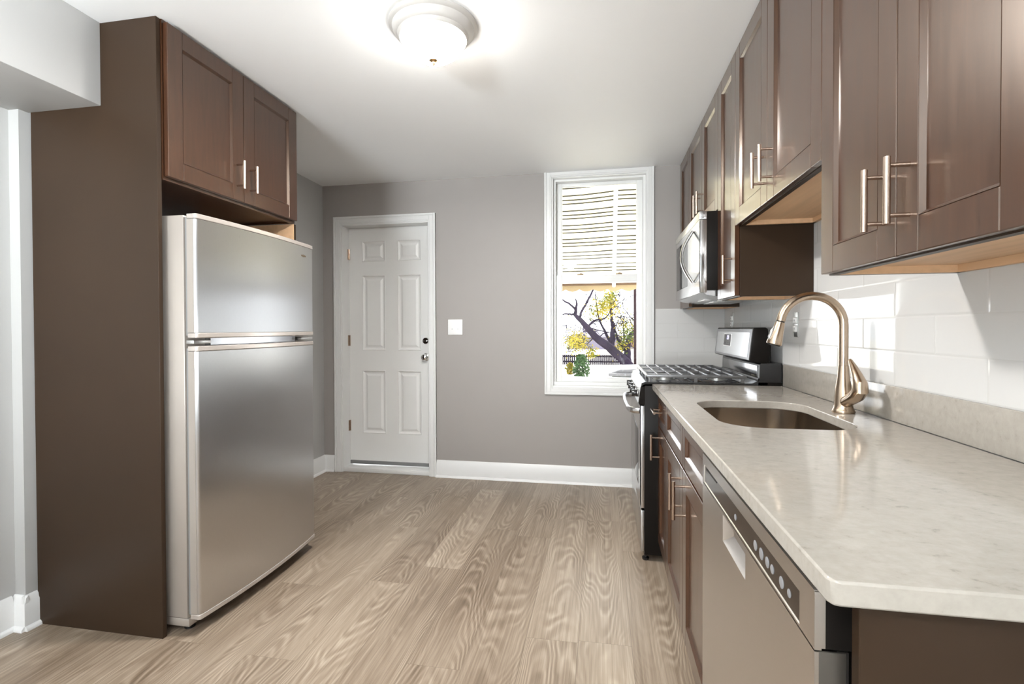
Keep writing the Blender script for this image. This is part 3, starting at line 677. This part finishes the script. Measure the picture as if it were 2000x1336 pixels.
part('handle', B().tube(pts, [.010] + [.012] * 11 + [.010], 14, flat=(.75, 1.3)), 'steel_y', md_, 'bowed vertical handle')
b = B().prism([(.50, 1.376), (.52, 1.366), (.60, 1.352), (.84, 1.352), (.872, 1.37), (.872, 1.39), (.5165, 1.39)], 'Y', MY0 + .02, MY1 - .02)
uv = part('vent_base', b, 'steel_y', mw)
for y0 in (2.68, 3.06): part('filter', B().box(.64, .80, y0, y0 + .28, 1.3485, 1.3525, .001), 'galv', uv)
part('lamp_lens', B().box(.56, .60, 2.9, 3.1, 1.352, 1.358, .001), 'plastic_w', uv)

# ------------------------------------------------------------------ refrigerator
fr = thing('refrigerator', 'stainless top freezer refrigerator between brown panels', 'refrigerator', (-1.88, 2.07, 0))
RY0, RY1 = 1.676, 2.464
part('body', B().box(-2.24, -1.603, RY0, RY1, .062, 1.646, .004), 'fridge_side', fr)
part('base_grille', B().box(-2.20, -1.598, RY0 + .002, RY1 - .002, .028, .060, .003), 'fridge_side', fr)
for x in (-2.15, -1.64):
    for y in (RY0 + .05, RY1 - .05): part('foot', B().cyl((x, y, 0), (x, y, .03), .02), 'black', fr)
def dprof(o=0.0, n=18):
    """plan of a bowed door: rounded front corners, o = outset"""
    xb, xf, bow, r = -1.588, -1.547 + o, .026, .011; pts = [(xb, RY0 - o)]
    f = lambda y: xf + bow * (1 - ((y - (RY0 + RY1) / 2) / ((RY1 - RY0) / 2)) ** 2)
    for i in range(7):
        a = PI / 2 * i / 6; pts.append((f(RY0 + r) - r + r * math.sin(a), RY0 - o + r - r * math.cos(a)))
    for i in range(1, n): y = RY0 + r + (RY1 - RY0 - 2 * r) * i / n; pts.append((f(y), y))
    for i in range(7):
        a = PI / 2 * i / 6; pts.append((f(RY1 - r) - r + r * math.cos(a), RY1 + o - r + r * math.sin(a)))
    pts.append((xb, RY1 + o)); return pts
for nm, z0, z1, lab in (('freezer_door', 1.166, 1.650, 'upper freezer door'), ('fridge_door', .062, 1.134, 'lower refrigerator door')):
    d = part(nm, B().prism(dprof(), 'Z', z0 + .021, z1 - .021), steel('fridge_steel_' + nm, (.62, .62, .625), .30, (60, 60, 1), .96, .0015), fr, lab, ang=22)
    part('door_side', B().box(-1.5875, -1.559, RY0 - .0008, RY0 + .001, z0 + .021, z1 - .021), 'fridge_side', d, 'painted door edge')
    for za, zb in ((z0, z0 + .020), (z1 - .020, z1)): part('cap', B().prism(dprof(.002), 'Z', za, zb, ), 'cap', d, 'silver end cap', bev=.003, ang=22)
part('gasket', B().box(-1.602, -1.589, RY0 + .008, RY1 - .008, .075, 1.125).box(-1.602, -1.589, RY0 + .008, RY1 - .008, 1.175, 1.638), 'rubber', fr)
part('hinge', B().box(-1.600, -1.565, RY0 + .004, RY0 + .09, 1.143, 1.157, .002), 'galv', fr, 'metal centre hinge')
part('hinge', B().box(-1.600, -1.545, RY1 - .11, RY1 - .01, 1.143, 1.157, .002), 'galv', fr, 'metal centre hinge')
part('divider', B().box(-1.602, -1.575, RY0 + .10, RY1 - .12, 1.136, 1.164), 'steel_dark', fr)
b = B(); ly, lz, lx = 2.362, 1.582, -1.545
fbow = lambda y: -1.547 + .026 * (1 - ((y - (RY0 + RY1) / 2) / ((RY1 - RY0) / 2)) ** 2)
b.tube([(fbow(ly + .014 * math.cos(a)) + .0006, ly + .014 * math.cos(a), lz + .005 * math.sin(a)) for a in [2 * PI * i / 20 for i in range(20)]], .0009, 6)
for i in range(7): y = ly - .020 + i * .0068; b.box(fbow(y), fbow(y) + .001, y - .0018, y + .0018, lz - .004, lz + .003)
part('badge', b, 'bronze', bpy.data.objects['freezer_door'], 'small dark maker badge')

# ------------------------------------------------------------------ outdoors, seen through the window
GZ = -.25
b = B(); bm = b.m; NY = 24; NX = 12; gv_ = {}
def gh(y): return GZ + .65 * max(0, min(1, (y - 5.5) / 6.5)) ** 1.2
for i in range(NX + 1):
    for j in range(NY + 1):
        x = -14 + 28 * i / NX; y = 4.05 + 30 * j / NY; gv_[i, j] = bm.verts.new((x, y, gh(y)))
for i in range(NX):
    for j in range(NY): bm.faces.new((gv_[i, j], gv_[i + 1, j], gv_[i + 1, j + 1], gv_[i, j + 1]))
struct('ground', b, 'ground')
# awning
AX0, AX1 = -.75, .72; A0 = Vector((0, 4.03, 2.50)); A1 = Vector((0, 4.86, 1.645))
aw = thing('window_awning', 'white slatted awning hung outside above the window', 'awning', (-.02, 4.0, 2.5))
cuts = [0.0]
while cuts[-1] < 1: cuts += [cuts[-1] + .058, cuts[-1] + .094, cuts[-1] + .124]
cuts = [c_ for c_ in cuts if c_ < 1.01]
for i, (t0, t1) in enumerate(zip(cuts, cuts[1:])):
    a = A0.lerp(A1, t0); c = A0.lerp(A1, t1 + .006); n_ = Vector((0, -.71, -.70)) * .012; NB = 10
    dn = (A1 - A0).normalized()
    def strip(prof):
        b = B(); rows = []
        for q in range(NB + 1):
            x = AX0 + (AX1 - AX0) * q / NB; sag = -.030 * math.sin(PI * min(1, q / (NB * .6))) * (1 - t0)
            rows.append([b.m.verts.new((x, y, z + sag)) for y, z in prof])
        for p_, q_ in zip(rows, rows[1:]):
            for e in range(4): b.m.faces.new((p_[e], p_[(e + 1) % 4], q_[(e + 1) % 4], q_[e]))
        b.m.faces.new(rows[0][::-1]); b.m.faces.new(rows[-1]); bmesh.ops.recalc_face_normals(b.m, faces=b.m.faces); return b
    e0 = c + n_
    sl = part('slat', strip([(a.y, a.z), (e0.y, e0.z), (e0.y, e0.z - .003), (a.y, a.z - .003)]), 'awning', aw)
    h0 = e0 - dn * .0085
    part('gap_shade', strip([(h0.y - .001, h0.z - .0035), (e0.y + .001, e0.z - .0032), (e0.y + .001, e0.z - .0075), (h0.y - .001, h0.z - .0075)]), 'awning_gap', sl, 'dark olive strip painted for the shaded gap')  # dark strip under each slat edge, painting the shaded gap
part('rib', B().tube([(.113, 4.02, 2.44), (.113, 4.84, 1.60)], .017, 8), 'sash', aw, 'white support rib')
part('front_rail', B().box(AX0, AX1, 4.84, 4.87, 1.612, 1.640, .003), 'awning_frame', aw, 'tan front rail')
b = B(); pts = [(AX0, 1.64)]; nsc = 11
for i in range(nsc):
    for q in range(7):
        a = PI * q / 6; pts.append((AX0 + (AX1 - AX0) * (i + q / 6) / nsc, 1.574 - .022 * math.sin(a)))
pts.append((AX1, 1.64))
b.prism(pts[:1] + pts[1:] , 'Y', 4.872, 4.876)
part('valance', b, mat('awning_valance', (.40, .30, .16), .7), aw, 'scalloped valance')
# pole
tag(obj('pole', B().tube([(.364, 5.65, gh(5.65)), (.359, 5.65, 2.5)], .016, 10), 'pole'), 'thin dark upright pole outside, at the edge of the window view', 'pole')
# tree: pixel-free polylines in metres on the plane about Y = 10
TY = 10.0
def tp(x, y, dy=0):
    s_ = (TY + dy) / 9.0   # crop coordinates of the study sketch, at 9 m
    return ((.396 + (x - 850) * .0015065) * s_, TY + dy, 1.2 + (.618 + (1000 - y) * .001499 - 1.2) * s_)
def branch(b, pl, w0, w1, dy0=0, dy1=0, n=9):
    P_ = []; R_ = []; L = len(pl)
    for i in range(L - 1):
        for q in range(3):
            a = (i + q / 3) / (L - 1); x = pl[i][0] + (pl[i + 1][0] - pl[i][0]) * q / 3; y = pl[i][1] + (pl[i + 1][1] - pl[i][1]) * q / 3
            j = 5 * (1 - .5 * a); P_.append(tp(x + random.uniform(-j, j), y + random.uniform(-j, j), dy0 + (dy1 - dy0) * a)); R_.append((w0 + (w1 - w0) * a) * .00075 * TY / 9)
    P_.append(tp(*pl[-1], dy1)); R_.append(w1 * .00075 * TY / 9); b.tube(P_, R_, n)
    return P_
tr = thing('tree', 'leaning bare tree with yellow leaves outside the window', 'tree', tp(900, 1190))
for pl, w0, w1, d0, d1 in (
    ([(930, 1190), (900, 1060), (850, 1000), (690, 860), (600, 790), (500, 710), (420, 610), (330, 510), (270, 450), (285, 380), (290, 320), (280, 260)], 140, 12, 0, -.6),
    ([(275, 440), (230, 445), (170, 440), (110, 450), (20, 440)], 28, 10, -.4, -.9), ([(272, 380), (220, 330), (150, 290), (105, 255), (20, 200)], 28, 10, -.5, -1.0),
    ([(325, 480), (340, 430), (390, 350), (430, 270), (470, 190), (500, 120)], 32, 22, -.4, .2),
    ([(430, 600), (470, 545), (530, 515), (620, 500), (660, 460), (700, 370), (690, 300), (670, 190)], 30, 10, -.3, .6),
    ([(850, 985), (760, 920), (700, 830), (710, 700), (715, 600), (700, 520), (695, 440), (690, 300)], 95, 20, 0, .5),
    ([(690, 790), (620, 650), (570, 540), (540, 450), (520, 300), (505, 150)], 36, 10, .2, .9),
    ([(430, 605), (520, 630), (600, 650), (690, 665)], 20, 9, -.2, .1), ([(840, 870), (770, 740), (740, 640), (735, 560)], 44, 14, .2, .8),
    ([(890, 1100), (880, 960), (880, 850), (890, 760), (920, 690), (980, 640), (1060, 590)], 105, 30, 0, .8),
    ([(1000, 620), (960, 530), (900, 460), (840, 380), (820, 320)], 18, 6, .6, .9), ([(740, 350), (850, 270), (960, 230), (1060, 200)], 10, 6, .5, .8),
    ([(840, 840), (845, 700), (830, 600), (850, 480)], 30, 8, .3, .9), ([(500, 712), (430, 790), (410, 810)], 14, 5, -.2, -.4),
    ([(540, 730), (600, 680), (690, 660)], 14, 6, 0, .2)):
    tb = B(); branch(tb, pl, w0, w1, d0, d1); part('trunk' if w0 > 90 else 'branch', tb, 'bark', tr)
tb = B()
for i in range(300):   # twigs
    x, y = random.choice([(random.uniform(120, 480), random.uniform(560, 900)), (random.uniform(380, 1000), random.uniform(170, 620)), (random.uniform(700, 1040), random.uniform(420, 850))])
    a = random.uniform(0, 2 * PI); L = random.uniform(40, 120); dy = random.uniform(-.2, 1.4)
    branch(tb, [(x, y), (x + L * .5 * math.cos(a), y + L * .5 * math.sin(a)), (x + L * math.cos(a + .5), y + L * math.sin(a + .5))], 10, 5, dy, dy + .2, 4)
part('twigs', tb, 'bark', tr)['kind'] = 'stuff'
b = B()
def leaf(b, p, s_):
    d1 = Vector((random.uniform(-1, 1), random.uniform(-1, 1), random.uniform(-1, 1))).normalized(); d2 = d1.orthogonal().normalized()
    p = Vector(p); q = [p - d1 * s_, p + d2 * s_ * .5, p + d1 * s_, p - d2 * s_ * .5]
    b.m.faces.new([b.m.verts.new(c_) for c_ in q])
for cx_, cy_, sx_, sy_, n_ in ((650, 330, 130, 120, 420), (690, 240, 60, 90, 160), (280, 780, 120, 100, 420), (880, 650, 120, 150, 380), (560, 420, 150, 90, 200), (470, 900, 60, 60, 120), (800, 850, 80, 80, 150)):
    for i in range(int(n_ * 1.7)): leaf(b, tp(random.gauss(cx_, sx_ * .6), random.gauss(cy_, sy_ * .6), random.uniform(-.3, 1.5)), random.uniform(.018, .036))
part('leaves', b, 'leaf', tr, 'scattered yellow leaves', smooth=False)['kind'] = 'stuff'
# fence
FYY = 11.6; fg = gh(FYY)
fn = thing('garden_fence', 'low dark slatted fence across the far yard', 'fence', (-.3, FYY, fg))
b = B()
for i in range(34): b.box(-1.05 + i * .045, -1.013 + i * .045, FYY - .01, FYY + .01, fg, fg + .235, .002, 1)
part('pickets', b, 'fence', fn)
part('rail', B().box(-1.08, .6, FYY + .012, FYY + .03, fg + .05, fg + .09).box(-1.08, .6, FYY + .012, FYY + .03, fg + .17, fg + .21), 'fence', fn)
# shrubs
def shrub(label, cx_, cy_, h, r, m_, n_):
    z0 = gh(cy_); t = thing('shrub', label, 'shrub', (cx_, cy_, z0))
    part('stem', B().tube([(cx_, cy_, z0), (cx_ + .03, cy_, z0 + h * .5)], [.02, .01], 6), 'bark', t)
    b = B()
    for i in range(n_):
        a = random.uniform(0, 2 * PI); q = r * math.sqrt(random.random()); zz = random.random()
        q *= (.35 + math.sin(PI * min(1, .12 + zz * .88)) * .75); leaf(b, (cx_ + q * math.cos(a), cy_ + q * math.sin(a), z0 + .02 + h * zz), random.uniform(.02, .04))
    part('foliage', b, m_, t, smooth=False)['kind'] = 'stuff'
shrub('green leafy shrub in front of the dark fence', -.40, 9.9, .50, .16, 'green', 900)
shrub('small yellowish shrub at the foot of the fence', -.66, 10.5, .22, .1, 'leaf', 220)
# neighbouring buildings
def house(name, label, x0, x1, y0, y1, z0, z1, zr, m_):
    t = thing(name, label, 'building', ((x0 + x1) / 2, y0, z0))
    part('wall', B().box(x0, x1, y0, y1, z0, z1), m_, t)
    part('roof', B().prism([(x0 - .2, z1), (x1 + .2, z1), ((x0 + x1) / 2, zr)], 'Y', y0 - .2, y1 + .2), 'roof', t)
    part('chimney', B().box(x0 + .5, x0 + .8, y0 + 1, y0 + 1.3, z1, zr + .15), m_, t)
house('house', 'lilac grey house beyond the yard fence', -1.25, .75, 19, 23, .4, .86, 1.12, 'houseg')
house('house', 'pink sided house beyond the dark pole', 1.26, 5.2, 19, 24, .4, .84, 1.5, 'pink')
# rubbish bin
bn = thing('trash_bin', 'pale green wheeled trash bin with grey lid outside the window', 'bin', (.45, 5.1, gh(5.1)))
BX, BYY = .42, 5.15; bz = gh(BYY)
part('tub', B().prism([(BX - .25, bz), (BX + .25, bz), (BX + .33, bz + .98), (BX - .33, bz + .98)], 'Y', BYY - .28, BYY + .28, .02), 'bin', bn)
b = B().box(BX - .36, BX + .36, BYY - .31, BYY + .31, bz + .985, bz + 1.02, .012).prism([(BX - .34, bz + 1.02), (BX + .34, bz + 1.02), (BX + .26, bz + 1.075), (BX - .24, bz + 1.055)], 'Y', BYY - .29, BYY + .29, .01)
part('lid', b, 'binlid', bn)
for x in (BX - .24, BX + .24): part('wheel', B().cyl((x - .02, BYY + .3, bz + .09), (x + .02, BYY + .3, bz + .09), .09), 'black', bn)
